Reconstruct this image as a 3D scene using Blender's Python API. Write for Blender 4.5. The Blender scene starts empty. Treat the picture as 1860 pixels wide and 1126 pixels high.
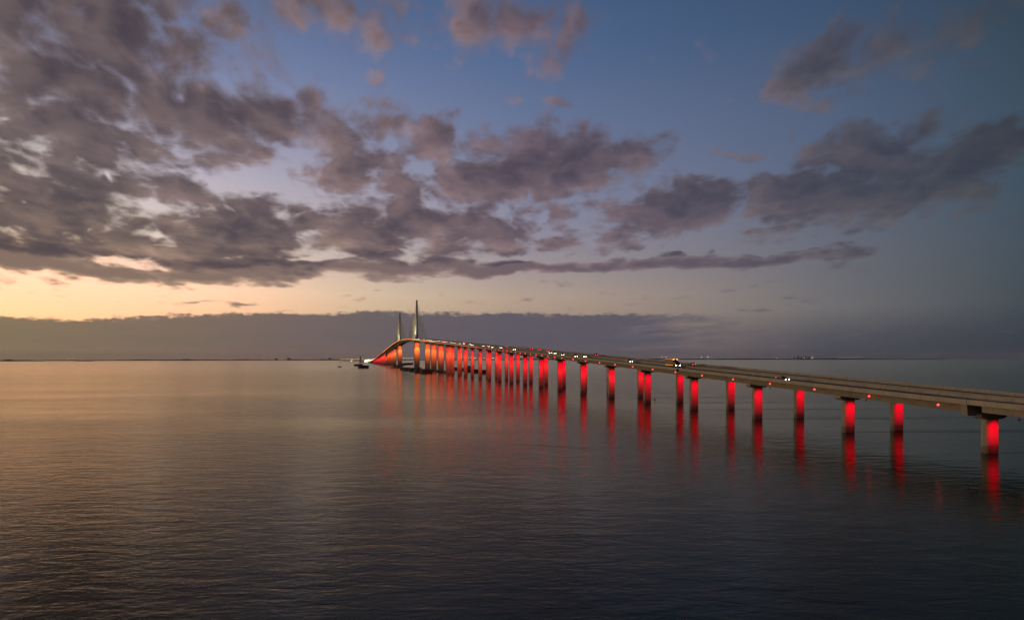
import bpy, bmesh, math, random
from mathutils import Vector, Matrix

random.seed(7)
S = bpy.context.scene
COL = S.collection
rad = math.radians

# ------------------------------------------------------------------ camera
CAM_H = 21.1
cam = bpy.data.cameras.new("camera")
cam.sensor_width = 36.0
cam.lens = 22.59
cam.shift_y = 87.5 / 1860.0
cam.clip_start = 0.5
cam.clip_end = 100000.0
cam_o = bpy.data.objects.new("camera", cam)
cam_o.location = (0, 0, CAM_H)
cam_o.rotation_euler = (rad(90), rad(0.09), 0)
COL.objects.link(cam_o)
S.camera = cam_o

S.view_settings.view_transform = 'Standard'
S.view_settings.look = 'None'
S.view_settings.gamma = 1.0
S.view_settings.exposure = 0.0
S.cycles.sample_clamp_indirect = 3.0
S.cycles.max_bounces = 5
S.cycles.glossy_bounces = 3
S.cycles.diffuse_bounces = 2
S.cycles.caustics_reflective = False
S.cycles.caustics_refractive = False
S.cycles.use_adaptive_sampling = True
S.cycles.adaptive_threshold = 0.02
S.cycles.adaptive_min_samples = 16

# ------------------------------------------------------------------ node helper
def lin(c):
    return tuple((v / 12.92 if v <= 0.04045 else ((v + 0.055) / 1.055) ** 2.4) for v in (x / 255.0 for x in c))

class NB:
    def __init__(self, tree):
        self.t = tree
    def _set(self, sock, v):
        if isinstance(v, bpy.types.NodeSocket):
            self.t.links.new(v, sock)
        elif v is not None:
            if isinstance(v, (tuple, list)) and len(v) == 3 and sock.type == 'RGBA':
                v = (*v, 1.0)
            sock.default_value = v
    def node(self, typ, **kw):
        n = self.t.nodes.new(typ)
        for k, v in kw.items():
            setattr(n, k, v)
        return n
    def m(self, op, a, b=None, c=None, clamp=False):
        n = self.node('ShaderNodeMath', operation=op, use_clamp=clamp)
        for i, v in enumerate((a, b, c)):
            if v is not None:
                self._set(n.inputs[i], v)
        return n.outputs[0]
    def add(self, a, b): return self.m('ADD', a, b)
    def sub(self, a, b): return self.m('SUBTRACT', a, b)
    def mul(self, a, b): return self.m('MULTIPLY', a, b)
    def vm(self, op, a, b=None):
        n = self.node('ShaderNodeVectorMath', operation=op)
        self._set(n.inputs[0], a)
        if b is not None:
            self._set(n.inputs['Scale'] if op == 'SCALE' else n.inputs[1], b)
        return n.outputs['Value'] if op in ('DOT_PRODUCT', 'LENGTH') else n.outputs[0]
    def comb(self, x, y, z=0.0):
        n = self.node('ShaderNodeCombineXYZ')
        for i, v in enumerate((x, y, z)):
            self._set(n.inputs[i], v)
        return n.outputs[0]
    def sep(self, v):
        n = self.node('ShaderNodeSeparateXYZ')
        self._set(n.inputs[0], v)
        return n.outputs
    def mix(self, f, a, b):
        n = self.node('ShaderNodeMix', data_type='RGBA')
        n.clamp_factor = True
        self._set(n.inputs[0], f); self._set(n.inputs[6], a); self._set(n.inputs[7], b)
        return n.outputs[2]
    def step(self, v, lo, hi, kind='SMOOTHSTEP', a=0.0, b=1.0):
        n = self.node('ShaderNodeMapRange', interpolation_type=kind)
        self._set(n.inputs[0], v)
        n.inputs[1].default_value = lo; n.inputs[2].default_value = hi
        n.inputs[3].default_value = a; n.inputs[4].default_value = b
        return n.outputs[0]
    def ramp(self, f, stops, srgb=True):
        n = self.node('ShaderNodeValToRGB')
        self._set(n.inputs[0], f)
        e = n.color_ramp.elements
        while len(e) > 1:
            e.remove(e[-1])
        for i, (p, c) in enumerate(stops):
            el = e[0] if i == 0 else e.new(p)
            el.position = p
            el.color = (*(lin(c) if srgb else c), 1.0)
        return n.outputs[0]
    def noise(self, vec, scale, detail=4.0, rough=0.5, lac=2.0, dist=0.0, dim='2D'):
        n = self.node('ShaderNodeTexNoise', noise_dimensions=dim)
        self._set(n.inputs['Vector'], vec)
        n.inputs['Scale'].default_value = scale
        n.inputs['Detail'].default_value = detail
        n.inputs['Roughness'].default_value = rough
        n.inputs['Lacunarity'].default_value = lac
        n.inputs['Distortion'].default_value = dist
        return n

# ------------------------------------------------------------------ sky
# cloud masses: azimuth, elevation, half width, half height (degrees), tilt, weight
CLOUDS = [
    (-33.76,23.51,9.16,4.12,0,1.0), (-36.7,21.74,5.05,3.74,0,0.6), (-30.96,20.19,5.42,3.34,0,0.5), (-35.75,15.93,4.53,2.21,0,0.5),
    (-28.74,23.02,4.15,2.01,0,0.8), (-14.88,27.57,5.5,2.24,0,0.7), (-21.51,24.08,3.82,1.33,15,0.5), (-34.1,19.55,4.04,2.53,0,0.9),
    (-37.33,19.53,4.35,3.12,0,0.9), (-27.98,19.02,5.36,2.79,-5,1.0), (-33.42,17.3,5.81,2.05,0,0.85), (-21.09,19.32,4.06,2.12,-5,1.0),
    (-16.15,18.54,4.3,2.12,-8,0.9), (-29.49,16.55,8.93,1.02,-3,0.7), (-32.38,15.01,3.85,1.32,0,0.8), (-35.58,13.16,4.55,2.27,0,0.9),
    (-35.58,10.68,6.17,2.89,0,1.0), (-36.39,8.26,6.05,1.94,0,1.0), (-26.35,13.33,3.23,1.5,-5,0.95), (-24.43,9.76,5.29,2.52,0,1.1),
    (-20.23,9.52,4.97,1.88,0,0.9), (-30.23,9.27,2.13,1.74,0,0.75), (-35.09,6.66,10.85,0.75,0,1.2), (-27.21,7.19,7.38,0.77,-2,1.0),
    (-16.24,7.48,9.05,0.83,0,1.2), (-3.92,7.96,8.31,0.82,0,1.2), (4.9,8.09,7.31,0.62,1,1.2), (18.92,8.01,12.74,0.68,1,1.25),
    (-15.56,14.73,2.82,1.24,0,0.8), (-12.56,16.69,2.9,1.23,0,0.7), (-10.44,19.85,2.28,1.28,0,0.7), (-12.09,21.52,2.72,1.0,0,0.6),
    (-9.96,14.14,3.14,2.36,0,0.85), (-7.08,18.59,3.63,1.97,0,0.8), (-2.94,16.25,6.37,2.62,0,0.9), (2.7,16.16,8.08,3.08,5,1.0),
    (5.38,17.1,4.14,1.79,5,0.8), (-1.47,14.2,5.89,2.08,0,0.7), (6.84,14.25,3.63,1.6,0,0.6), (-15.33,11.6,5.48,1.73,0,0.8),
    (-8.05,11.44,6.26,2.34,0,0.9), (-2.94,11.06,5.63,1.61,0,0.8), (-11.62,9.74,6.59,1.59,0,0.8), (-20.66,12.81,2.49,0.87,-5,0.7),
    (-16.92,11.83,2.97,1.26,0,0.6), (14.19,12.3,6.92,1.91,5,1.0), (4.41,10.34,2.54,0.71,0,0.7), (4.41,11.99,2.25,1.59,0,0.6),
    (24.02,13.15,6.35,2.04,3,1.0), (28.74,14.75,5.28,2.42,12,0.9), (26.03,11.85,5.55,1.35,3,0.9), (35.75,14.0,5.34,1.58,18,1.05),
    (38.55,14.84,3.0,1.15,10,0.9), (33.42,13.11,3.25,1.32,18,0.7), (26.03,22.41,3.57,1.89,25,0.8), (30.96,22.31,3.07,1.66,10,0.7),
    (23.81,21.03,2.47,1.17,20,0.5), (28.36,21.05,3.04,1.28,10,0.6), (0.74,27.42,6.14,2.17,0,0.68), (-3.43,26.99,2.94,1.01,0,0.6),
    (4.02,26.19,2.44,1.66,-20,0.6), (-12.79,23.22,1.21,0.81,0,0.7), (-5.14,20.73,1.36,0.68,0,0.65), (4.26,21.65,1.86,0.42,-10,0.5),
    (36.7,23.42,4.73,1.52,8,0.7), (31.32,24.95,1.36,0.9,10,0.5), (19.79,16.5,1.48,0.34,0,0.75), (16.02,14.79,1.91,0.35,3,0.7),
    (29.49,10.09,2.98,0.75,5,0.5), (34.43,10.75,2.34,0.55,5,0.4), (37.64,9.19,2.16,0.53,0,0.45), (20.01,4.21,1.13,0.23,0,0.55),
    (-25.63,4.18,1.36,0.18,0,0.7), (-22.78,4.13,0.92,0.14,0,0.5), (3.43,13.68,1.76,0.65,0,0.3), (-17.59,20.61,2.68,1.07,-10,0.45),
    (-23.61,24.5,3.3,2.23,0,0.4), (8.77,15.73,2.4,1.17,0,0.5), (-19.36,26.64,3.06,1.67,0,0.7), (-16.69,27.8,4.05,1.47,0,0.7),
    (21.51,13.39,2.97,1.56,0,0.85), (28.36,12.77,4.18,1.64,0,0.9), (31.32,14.39,2.87,1.57,15,0.8), (-26.43,21.01,2.36,1.53,0,0.7),
    (-31.32,13.2,3.22,1.59,0,0.7), (-37.95,8.1,2.44,1.9,0,0.8), (-13.96,9.93,3.7,1.66,0,0.7), (12.09,11.85,2.82,0.92,5,0.4),
    (33.07,8.27,2.41,0.4,3,0.4), (8.29,12.22,2.4,0.84,0,0.4), (-33.59,23.72,0.89,0.89,0,-0.27), (-36.64,22.7,1.07,0.6,0,-0.27),
    (-31.85,20.82,1.63,0.51,-40,-0.27), (-36.7,17.77,1.39,0.43,20,-0.27), (-38.34,15.96,0.6,0.43,0,-0.27), (-36.13,14.57,0.96,0.45,0,-0.27),
    (-37.21,12.75,0.93,0.45,-20,-0.27), (-32.31,13.58,0.28,0.47,0,-0.27), (-29.79,12.19,1.48,1.79,0,-0.27), (-37.79,10.45,0.43,0.38,0,-0.27),
    (-33.59,8.43,1.5,0.56,0,-0.27), (-32.41,9.43,0.49,0.81,0,-0.27), (-28.74,9.49,0.38,0.59,0,-0.27), (-30.41,7.64,2.92,0.33,0,-0.27),
    (-17.1,8.46,1.97,0.32,0,-0.27), (-16.96,10.65,1.26,0.54,0,-0.27), (2.16,14.06,0.59,0.83,0,-0.27), (4.46,15.68,1.27,0.54,30,-0.27),
    (-7.9,16.48,1.54,0.72,0,-0.27), (-10.63,18.07,0.76,0.7,0,-0.27), (-7.08,13.97,1.26,0.92,0,-0.27), (-0.74,12.86,2.26,0.84,0,-0.27),
    (3.33,12.38,0.69,0.84,0,-0.27), (-27.21,19.92,0.39,0.39,0,-0.27), (-26.62,18.84,0.78,0.31,0,-0.27),
]


def cloud_group():
    g = bpy.data.node_groups.new("cloud_cover", 'ShaderNodeTree')
    g.interface.new_socket("Sky", in_out='INPUT', socket_type='NodeSocketVector')
    g.interface.new_socket("Cover", in_out='OUTPUT', socket_type='NodeSocketFloat')
    g.interface.new_socket("Bulk", in_out='OUTPUT', socket_type='NodeSocketFloat')
    b = NB(g)
    gi = g.nodes.new('NodeGroupInput'); go = g.nodes.new('NodeGroupOutput')
    v = gi.outputs[0]
    sx, sy, _ = b.sep(v)
    # flat-layer perspective: noise cells shrink and flatten towards the horizon
    er = b.mul(sy, math.pi / 180)
    inv = b.m('DIVIDE', 1.0, b.add(b.m('SINE', er), 0.30))
    p = b.comb(b.mul(b.mul(sx, math.pi / 180), b.add(b.mul(inv, 0.4), 1.45)), b.sub(inv, b.mul(er, 0.6)), 0.0)
    warp = b.noise(p, 3.5, 3.0, 0.5).outputs['Color']
    wv = b.vm('SUBTRACT', warp, (0.5, 0.5, 0.5))
    # blobs are pushed about by the same warp so that no ellipse shows
    vb = b.vm('ADD', v, b.vm('MULTIPLY', wv, (4.0, 2.6, 0.0)))
    tot = None; band = None; hole = None
    for az, el, rx, ry, rot, wt_ in CLOUDS:
        KX = 1.2 if (wt_ < 0 or wt_ > 1.15) else 1.95
        mp = b.node('ShaderNodeMapping', vector_type='TEXTURE')
        b._set(mp.inputs['Vector'], vb)
        mp.inputs['Location'].default_value = (az, el, 0)
        mp.inputs['Rotation'].default_value = (0, 0, rad(rot))
        mp.inputs['Scale'].default_value = (rx * KX, ry * KX, 1)
        gt = b.node('ShaderNodeTexGradient', gradient_type='SPHERICAL')
        b._set(gt.inputs[0], mp.outputs[0])
        if wt_ > 1.15:
            band = b.mul(gt.outputs[1], wt_) if band is None else b.m('MULTIPLY_ADD', gt.outputs[1], wt_, band)
        else:
            if wt_ < 0:
                hole = b.mul(gt.outputs[1], -wt_) if hole is None else b.m('MULTIPLY_ADD', gt.outputs[1], -wt_, hole)
            else:
                # rounded heaps, joined where they overlap but still told apart
                g1 = b.mul(gt.outputs[1], wt_)
                if tot is None:
                    tot = g1
                else:
                    tot = b.m('SMOOTH_MAX', tot, g1, 0.22)
    # elsewhere in the sky, out of the lens' reach, plain scattered cover
    away = b.step(b.m('ABSOLUTE', sx), 44.0, 60.0)
    up = b.step(sy, 31.0, 40.0)
    gen = b.mul(b.m('MAXIMUM', away, up), 0.38)
    tot = b.m('MAXIMUM', b.m('MINIMUM', tot, 0.95), gen)
    tot = b.m('MINIMUM', b.m('MULTIPLY_ADD', band, 0.76, tot), 1.25)
    tot = b.sub(tot, hole)
    pw = b.vm('ADD', p, b.vm('SCALE', wv, 0.12))
    n1 = b.noise(pw, 5.0, 9.0, 0.60).outputs[0]
    n3 = b.noise(pw, 5.0, 2.8, 0.5).outputs[0]
    vo = b.node('ShaderNodeTexVoronoi', feature='F1', voronoi_dimensions='2D')
    b._set(vo.inputs['Vector'], b.vm('ADD', p, b.vm('SCALE', wv, 0.08)))
    vo.inputs['Scale'].default_value = 8.0
    vo.inputs['Detail'].default_value = 2.0
    vo.inputs['Roughness'].default_value = 0.5
    puff = b.mul(b.sub(0.40, vo.outputs['Distance']), 0.50)
    base = b.sub(b.add(tot, puff), b.step(tot, 0.02, 0.34, a=0.42, b=0.06))
    b._set(go.inputs[0], b.add(base, b.mul(b.sub(n1, 0.5), 1.2)))
    b._set(go.inputs[1], b.add(base, b.mul(b.sub(n3, 0.5), 1.2)))
    return g

world = bpy.data.worlds.new("World")
S.world = world
world.use_nodes = True
wt = world.node_tree
wt.nodes.clear()
w = NB(wt)
tc = w.node('ShaderNodeTexCoord')
dx, dy, dz = w.sep(tc.outputs['Generated'])
AZ = w.mul(w.m('ARCTAN2', dx, dy), 180 / math.pi)
EL = w.mul(w.m('ARCSINE', dz), 180 / math.pi)
e01 = w.m('DIVIDE', EL, 40.0, clamp=True)
E = lambda d: d / 40.0
r_glow = w.ramp(e01, [(0, (240, 190, 120)), (E(4), (255, 225, 160)), (E(8), (255, 225, 170)), (E(16), (215, 195, 185)), (E(24), (130, 124, 142)), (1, (54, 58, 72))])
r_l = w.ramp(e01, [(0, (236, 190, 132)), (E(3), (255, 218, 158)), (E(5.5), (252, 224, 182)), (E(10), (236, 216, 195)), (E(15), (202, 190, 188)), (E(20), (150, 148, 168)), (E(26), (108, 114, 142)), (1, (48, 54, 70))])
r_ml = w.ramp(e01, [(0, (214, 170, 130)), (E(3.5), (240, 206, 160)), (E(5.5), (246, 218, 180)), (E(10), (216, 200, 192)), (E(14.8), (184, 176, 190)), (E(19), (150, 150, 176)), (E(23), (120, 132, 168)), (E(28), (92, 108, 144)), (1, (46, 56, 74))])
r_c = w.ramp(e01, [(0, (140, 118, 116)), (E(4), (176, 152, 136)), (E(5.4), (181, 160, 144)), (E(8), (160, 148, 150)), (E(12), (142, 140, 160)), (E(18), (112, 123, 154)), (E(25), (84, 106, 144)), (E(29), (74, 98, 137)), (1, (42, 54, 74))])
r_r = w.ramp(e01, [(0, (68, 72, 83)), (E(2), (87, 87, 94)), (E(4), (112, 110, 112)), (E(8.8), (104, 107, 119)), (E(14), (90, 103, 128)), (E(19), (83, 97, 125)), (E(26), (61, 83, 113)), (1, (40, 50, 66))])
r_rr = w.ramp(e01, [(0, (52, 58, 70)), (E(2), (58, 65, 76)), (E(4), (66, 76, 84)), (E(8), (66, 80, 92)), (E(17), (60, 78, 95)), (E(24), (50, 68, 84)), (1, (34, 42, 54))])
sky = w.mix(w.step(AZ, -62, -36, 'LINEAR'), r_glow, r_l)
sky = w.mix(w.step(AZ, -38, -27, 'LINEAR'), sky, r_ml)
sky = w.mix(w.step(AZ, -27, 0, 'LINEAR'), sky, r_c)
sky = w.mix(w.step(AZ, 0, 26, 'LINEAR'), sky, r_r)
sky = w.mix(w.step(AZ, 26, 39, 'LINEAR'), sky, r_rr)
sky = w.mix(w.step(AZ, -80, -150, 'LINEAR', 0, 1), sky, r_rr)
# the glow itself is brighter than the picture can hold
glow = w.mul(w.mul(w.step(EL, 1.5, 3.6), w.step(EL, 10.0, 5.5)), w.step(AZ, -8.0, -36.0))
sky = w.vm('MULTIPLY', sky, w.mix(glow, (1.0, 1.0, 1.0), (1.52, 1.09, 1.08)))
# the physical twilight sky, very low, under the colours
nish = w.node('ShaderNodeTexSky', sky_type='NISHITA')
nish.sun_disc = False
nish.sun_elevation = rad(1.0)
nish.sun_rotation = rad(-75)
nish.dust_density = 2.0
ns = w.node('ShaderNodeVectorMath', operation='SCALE')
wt.links.new(nish.outputs[0], ns.inputs[0]); ns.inputs['Scale'].default_value = 0.004
sky = w.vm('ADD', sky, ns.outputs[0])

cg = cloud_group()
def cover(vec):
    n = w.node('ShaderNodeGroup'); n.node_tree = cg
    w._set(n.inputs[0], vec)
    return n.outputs
sv = w.comb(AZ, EL, 0.0)
d0, bulk = cover(sv)
d1 = cover(w.vm('ADD', sv, (-1.5, -1.0, 0.0)))[1]
soft = w.step(EL, 14.0, 24.0)
alpha = w.add(w.mul(w.step(d0, -0.06, 0.38), w.sub(1.0, soft)), w.mul(w.step(d0, -0.10, 0.55), soft))
slope = w.sub(bulk, d1)
lit = w.mul(w.step(slope, -0.25, 0.60), 0.58)
core = w.step(d0, 0.05, 0.80)
lit = w.m('ADD', w.mul(lit, w.sub(1.0, w.mul(core, 0.45))), w.mul(w.sub(1.0, core), 0.30), clamp=True)
a01 = w.step(AZ, -40, 40, 'LINEAR')
shadow = w.ramp(a01, [(0, (72, 64, 71)), (.25, (75, 67, 77)), (.5, (76, 69, 83)), (.72, (66, 66, 82)), (.9, (58, 64, 80)), (1, (50, 58, 70))])
light = w.ramp(a01, [(0, (146, 126, 122)), (.2, (160, 136, 132)), (.4, (164, 136, 136)), (.55, (148, 124, 130)), (.75, (122, 110, 116)), (.9, (100, 96, 100)), (1, (78, 80, 84))])
# light from the glow under the clouds gets through the lower ones
low = w.mul(w.step(EL, 15.0, 6.0), w.step(AZ, 10.0, -35.0))
light = w.mix(w.mul(low, 0.55), light, lin((222, 184, 140)))
ccol = w.mix(lit, shadow, light)
sky = w.mix(w.mul(alpha, 0.97), sky, ccol)

# the long low bank over the horizon
pb = w.comb(w.mul(AZ, 0.16), w.mul(EL, 1.1), 3.0)
nb1 = w.noise(pb, 1.5, 6.0, 0.6).outputs[0]
pb2 = w.comb(w.mul(AZ, 0.9), w.mul(EL, 2.2), 5.0)
nb2 = w.noise(pb2, 1.2, 5.0, 0.6).outputs[0]
top = w.sub(4.15, w.m('POWER', w.m('DIVIDE', w.add(AZ, 3.0), 31.0), 2.0))
top = w.add(top, w.mul(w.sub(nb2, 0.5), 0.9))
nb3 = w.noise(w.comb(w.mul(AZ, 0.11), 0.0, 0.0), 1.0, 2.0, 0.5).outputs[0]
top = w.add(top, w.add(w.mul(w.sub(nb1, 0.5), 0.9), w.mul(w.sub(nb3, 0.5), 0.9)))
gap = w.sub(top, EL)
ba = w.step(gap, -0.08, 0.30)
taper = w.step(w.add(AZ, w.mul(w.sub(nb1, 0.5), 16.0)), 21.0, 10.0)
ba = w.mul(ba, taper)
ba = w.mul(ba, w.step(AZ, -85.0, -60.0))
bcol = w.ramp(a01, [(0, (130, 114, 90)), (.1, (124, 108, 92)), (.25, (112, 99, 96)), (.4, (98, 91, 98)), (.5, (92, 88, 100)), (.7, (90, 88, 100)), (1, (80, 82, 94))])
bhi = w.mix(0.35, bcol, lin((190, 160, 138)))
rimb = w.mul(w.step(gap, 0.42, 0.0), w.step(AZ, 26.0, -6.0, a=0.45, b=1.0))
bcol = w.mix(w.mul(rimb, w.step(nb1, 0.35, 0.7)), bcol, bhi)
bcol = w.mix(w.mul(w.step(EL, 1.6, 0.1), 0.5), bcol, w.ramp(a01, [(0, (150, 124, 96)), (.25, (134, 108, 98)), (.5, (108, 94, 98)), (1, (80, 80, 90))]))
bcol = w.mix(w.mul(w.sub(1.0, w.step(nb1, 0.3, 0.6)), 0.25), bcol, w.mix(0.3, bcol, lin((70, 66, 76))))
sky = w.mix(w.mul(ba, 0.96), sky, bcol)
# the zenith is already in the night
sky = w.vm('SCALE', sky, w.step(EL, 28.0, 52.0, 'LINEAR', 1.0, 0.5))
# below the horizon: the dark of the sea
sky = w.mix(w.step(EL, -0.4, -4.0), sky, lin((40, 42, 48)))
bg = w.node('ShaderNodeBackground')
wt.links.new(sky, bg.inputs[0]); bg.inputs[1].default_value = 1.0
wo = w.node('ShaderNodeOutputWorld')
wt.links.new(bg.outputs[0], wo.inputs[0])

sun = bpy.data.lights.new("sun", 'SUN')
sun.energy = 0.5
sun.angle = rad(10)
sun.color = (1.0, 0.74, 0.46)
sun_o = bpy.data.objects.new("sun", sun)
sd = Vector((math.sin(rad(-75)) * math.cos(rad(4)), math.cos(rad(-75)) * math.cos(rad(4)), math.sin(rad(4))))
sun_o.rotation_euler = (-sd).to_track_quat('-Z', 'Y').to_euler()
COL.objects.link(sun_o)

# ------------------------------------------------------------------ object helpers
R_EARTH = 6.371e6
def drop(x, y):
    return -(x * x + y * y) / (2 * R_EARTH)

def tag(o, label=None, cat=None, group=None, kind=None):
    for k, v in (("label", label), ("category", cat), ("group", group), ("kind", kind)):
        if v:
            o[k] = v
    return o

def thing(name, label, cat, loc=(0, 0, 0), rz=0.0, group=None):
    o = bpy.data.objects.new(name, None)
    o.empty_display_size = 0.5
    COL.objects.link(o)
    o.location = loc
    o.rotation_euler = (0, 0, rz)
    return tag(o, label, cat, group)

class MB:
    """collects shapes, then links them as one mesh object"""
    def __init__(self):
        self.bm = bmesh.new()
    def quad_strip(self, rings, close=True, caps=True):
        vs = [[self.bm.verts.new(p) for p in r] for r in rings]
        n = len(rings[0])
        for a, b in zip(vs, vs[1:]):
            for i in range(n if close else n - 1):
                j = (i + 1) % n
                self.bm.faces.new((a[i], a[j], b[j], b[i]))
        if caps:
            self.bm.faces.new(list(reversed(vs[0])))
            self.bm.faces.new(vs[-1])
        return self
    def box(self, c, s, M=None, bevel=0.0):
        b2 = bmesh.new()
        bmesh.ops.create_cube(b2, size=1.0)
        bmesh.ops.scale(b2, vec=s, verts=b2.verts)
        if bevel > 0:
            bmesh.ops.bevel(b2, geom=b2.edges[:], offset=bevel, segments=2, affect='EDGES', profile=0.5)
        bmesh.ops.translate(b2, vec=c, verts=b2.verts)
        if M is not None:
            bmesh.ops.transform(b2, matrix=M, verts=b2.verts)
        return self.merge(b2)
    def merge(self, b2):
        me = bpy.data.meshes.new("tmp")
        b2.to_mesh(me); b2.free()
        self.bm.from_mesh(me)
        bpy.data.meshes.remove(me)
        return self
    def tube(self, a, b, r0, r1=None, n=8):
        a = Vector(a); b = Vector(b)
        r1 = r0 if r1 is None else r1
        q = (b - a).to_track_quat('Z', 'Y')
        rings = []
        for p, r in ((a, r0), (b, r1)):
            rings.append([p + q @ Vector((r * math.cos(2 * math.pi * i / n), r * math.sin(2 * math.pi * i / n), 0)) for i in range(n)])
        return self.quad_strip(rings)
    def lathe(self, c, prof, n=24):
        c = Vector(c)
        return self.quad_strip([[c + Vector((r * math.cos(2 * math.pi * i / n), r * math.sin(2 * math.pi * i / n), z)) for i in range(n)] for r, z in prof])
    def ball(self, c, r, seg=10, ring=6, sc=(1, 1, 1)):
        b2 = bmesh.new()
        bmesh.ops.create_uvsphere(b2, u_segments=seg, v_segments=ring, radius=r)
        bmesh.ops.scale(b2, vec=sc, verts=b2.verts)
        bmesh.ops.translate(b2, vec=c, verts=b2.verts)
        return self.merge(b2)
    def build(self, name, mat, parent=None, smooth=False):
        bmesh.ops.recalc_face_normals(self.bm, faces=self.bm.faces[:])
        me = bpy.data.meshes.new(name)
        self.bm.to_mesh(me); self.bm.free()
        if smooth:
            for p in me.polygons:
                p.use_smooth = True
        o = bpy.data.objects.new(name, me)
        COL.objects.link(o)
        if mat:
            me.materials.append(mat)
        if parent:
            o.parent = parent
        return o

def copy_tree(o, parent=None):
    c = o.copy()
    COL.objects.link(c)
    if parent:
        c.parent = parent
    for ch in list(o.children):
        copy_tree(ch, c)
    return c

# ------------------------------------------------------------------ materials
def new_mat(name):
    m = bpy.data.materials.new(name)
    m.use_nodes = True
    t = m.node_tree
    bs = next(n for n in t.nodes if n.type == 'BSDF_PRINCIPLED')
    return m, NB(t), bs

def plain(name, col, rough=0.6, metal=0.0, var=0.25, scale=1.5):
    m, b, bs = new_mat(name)
    g = b.node('ShaderNodeTexCoord').outputs['Object']
    n = b.noise(g, scale, 4.0, 0.55, dim='3D').outputs[0]
    c0 = tuple(v * (1 - var) for v in col); c1 = tuple(min(1, v * (1 + var)) for v in col)
    b._set(bs.inputs['Base Color'], b.mix(b.step(n, 0.3, 0.7), c0, c1))
    bs.inputs['Roughness'].default_value = rough
    bs.inputs['Metallic'].default_value = metal
    return m

def emit(name, col, strength, sample=False):
    m = bpy.data.materials.new(name)
    m.use_nodes = True
    t = m.node_tree
    t.nodes.clear()
    b = NB(t)
    e = b.node('ShaderNodeEmission')
    e.inputs[0].default_value = (*col, 1); e.inputs[1].default_value = strength
    o = b.node('ShaderNodeOutputMaterial')
    t.links.new(e.outputs[0], o.inputs[0])
    m.cycles.emission_sampling = 'AUTO' if sample else 'NONE'
    return m

def concrete(name, col, stain=0.35, wet=False, joints=0.0):
    m, b, bs = new_mat(name)
    pos = b.node('ShaderNodeNewGeometry').outputs['Position']
    x, y, z = b.sep(pos)
    n1 = b.noise(pos, 0.35, 5.0, 0.6, dim='3D').outputs[0]
    st = b.noise(b.vm('MULTIPLY', pos, (1.0, 1.0, 0.12)), 1.3, 4.0, 0.6, dim='3D').outputs[0]
    n2 = b.noise(pos, 7.0, 3.0, 0.6, dim='3D').outputs[0]
    c = b.mix(b.mul(b.step(n1, 0.35, 0.7), stain), col, tuple(v * 0.62 for v in col))
    c = b.mix(b.mul(b.step(st, 0.5, 0.75), stain), c, tuple(v * 0.5 for v in col))
    c = b.mix(b.mul(b.step(n2, 0.4, 0.8), 0.15), c, tuple(min(1, v * 1.3) for v in col))
    if wet:
        # tide mark: weed and wet concrete up to about two metres
        lim = b.add(b.mul(b.sub(n1, 0.5), 1.6), 1.7)
        c = b.mix(b.mul(b.step(b.sub(lim, z), -0.5, 0.6), 0.55), c, (0.07, 0.06, 0.05))
    if joints:
        s = b.vm('DOT_PRODUCT', pos, (-0.259, 0.966, 0.0))
        fr = b.m('FRACT', b.m('DIVIDE', s, joints))
        c = b.mix(b.mul(b.step(fr, 0.035, 0.0), 0.75), c, tuple(v * 0.3 for v in col))
    b._set(bs.inputs['Base Color'], c)
    bs.inputs['Roughness'].default_value = 0.85
    bp = b.node('ShaderNodeBump')
    bp.inputs['Strength'].default_value = 0.25; bp.inputs['Distance'].default_value = 0.05
    b._set(bp.inputs['Height'], n2)
    b.t.links.new(bp.outputs[0], bs.inputs['Normal'])
    return m

M_CONC = concrete("concrete", (0.40, 0.345, 0.26))
M_PARA = concrete("parapet_concrete", (0.48, 0.415, 0.31), 0.45, joints=6.1)
M_GIRD = concrete("girder_concrete", (0.35, 0.295, 0.215), 0.5, joints=3.4)
M_PIER = concrete("pier_concrete", (0.36, 0.31, 0.24), 0.35, wet=True)
M_DOLPH = concrete("dolphin_concrete", (0.075, 0.068, 0.062), 0.5, wet=True)
M_ROAD = concrete("road_surface", (0.16, 0.145, 0.135), 0.35)
def paint_lines(m):
    """edge lines and dashes painted on the two roadways"""
    t = m.node_tree
    b = NB(t)
    bs = next(n for n in t.nodes if n.type == 'BSDF_PRINCIPLED')
    old = bs.inputs['Base Color'].links[0].from_socket
    pos = b.node('ShaderNodeNewGeometry').outputs['Position']
    rel = b.vm('SUBTRACT', pos, (106.05, 142.7, 0.0))
    s = b.vm('DOT_PRODUCT', rel, (-0.2590, 0.9659, 0.0))
    v = b.vm('DOT_PRODUCT', rel, (0.9659, 0.2590, 0.0))
    dash = b.m('LESS_THAN', b.m('FRACT', b.m('DIVIDE', s, 12.2)), 0.25)
    tot = None
    for c, d in ((-3.1, 0), (0.6, 1), (4.3, 0), (12.7, 0), (16.4, 1), (20.1, 0)):
        ln = b.m('LESS_THAN', b.m('ABSOLUTE', b.sub(v, c)), 0.08)
        if d:
            ln = b.mul(ln, dash)
        tot = ln if tot is None else b.m('MAXIMUM', tot, ln)
    b._set(bs.inputs['Base Color'], b.mix(b.mul(tot, 0.8), old, (0.55, 0.53, 0.46)))
paint_lines(M_ROAD)
M_PYL = concrete("pylon_concrete", (0.36, 0.35, 0.33), 0.3)
M_STAY = plain("stay_pipe", (0.66, 0.48, 0.17), 0.45)
M_STEEL = plain("dark_steel", (0.06, 0.06, 0.065), 0.5, 0.6)
M_GREY = plain("grey_metal", (0.30, 0.30, 0.31), 0.5, 0.5)

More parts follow.
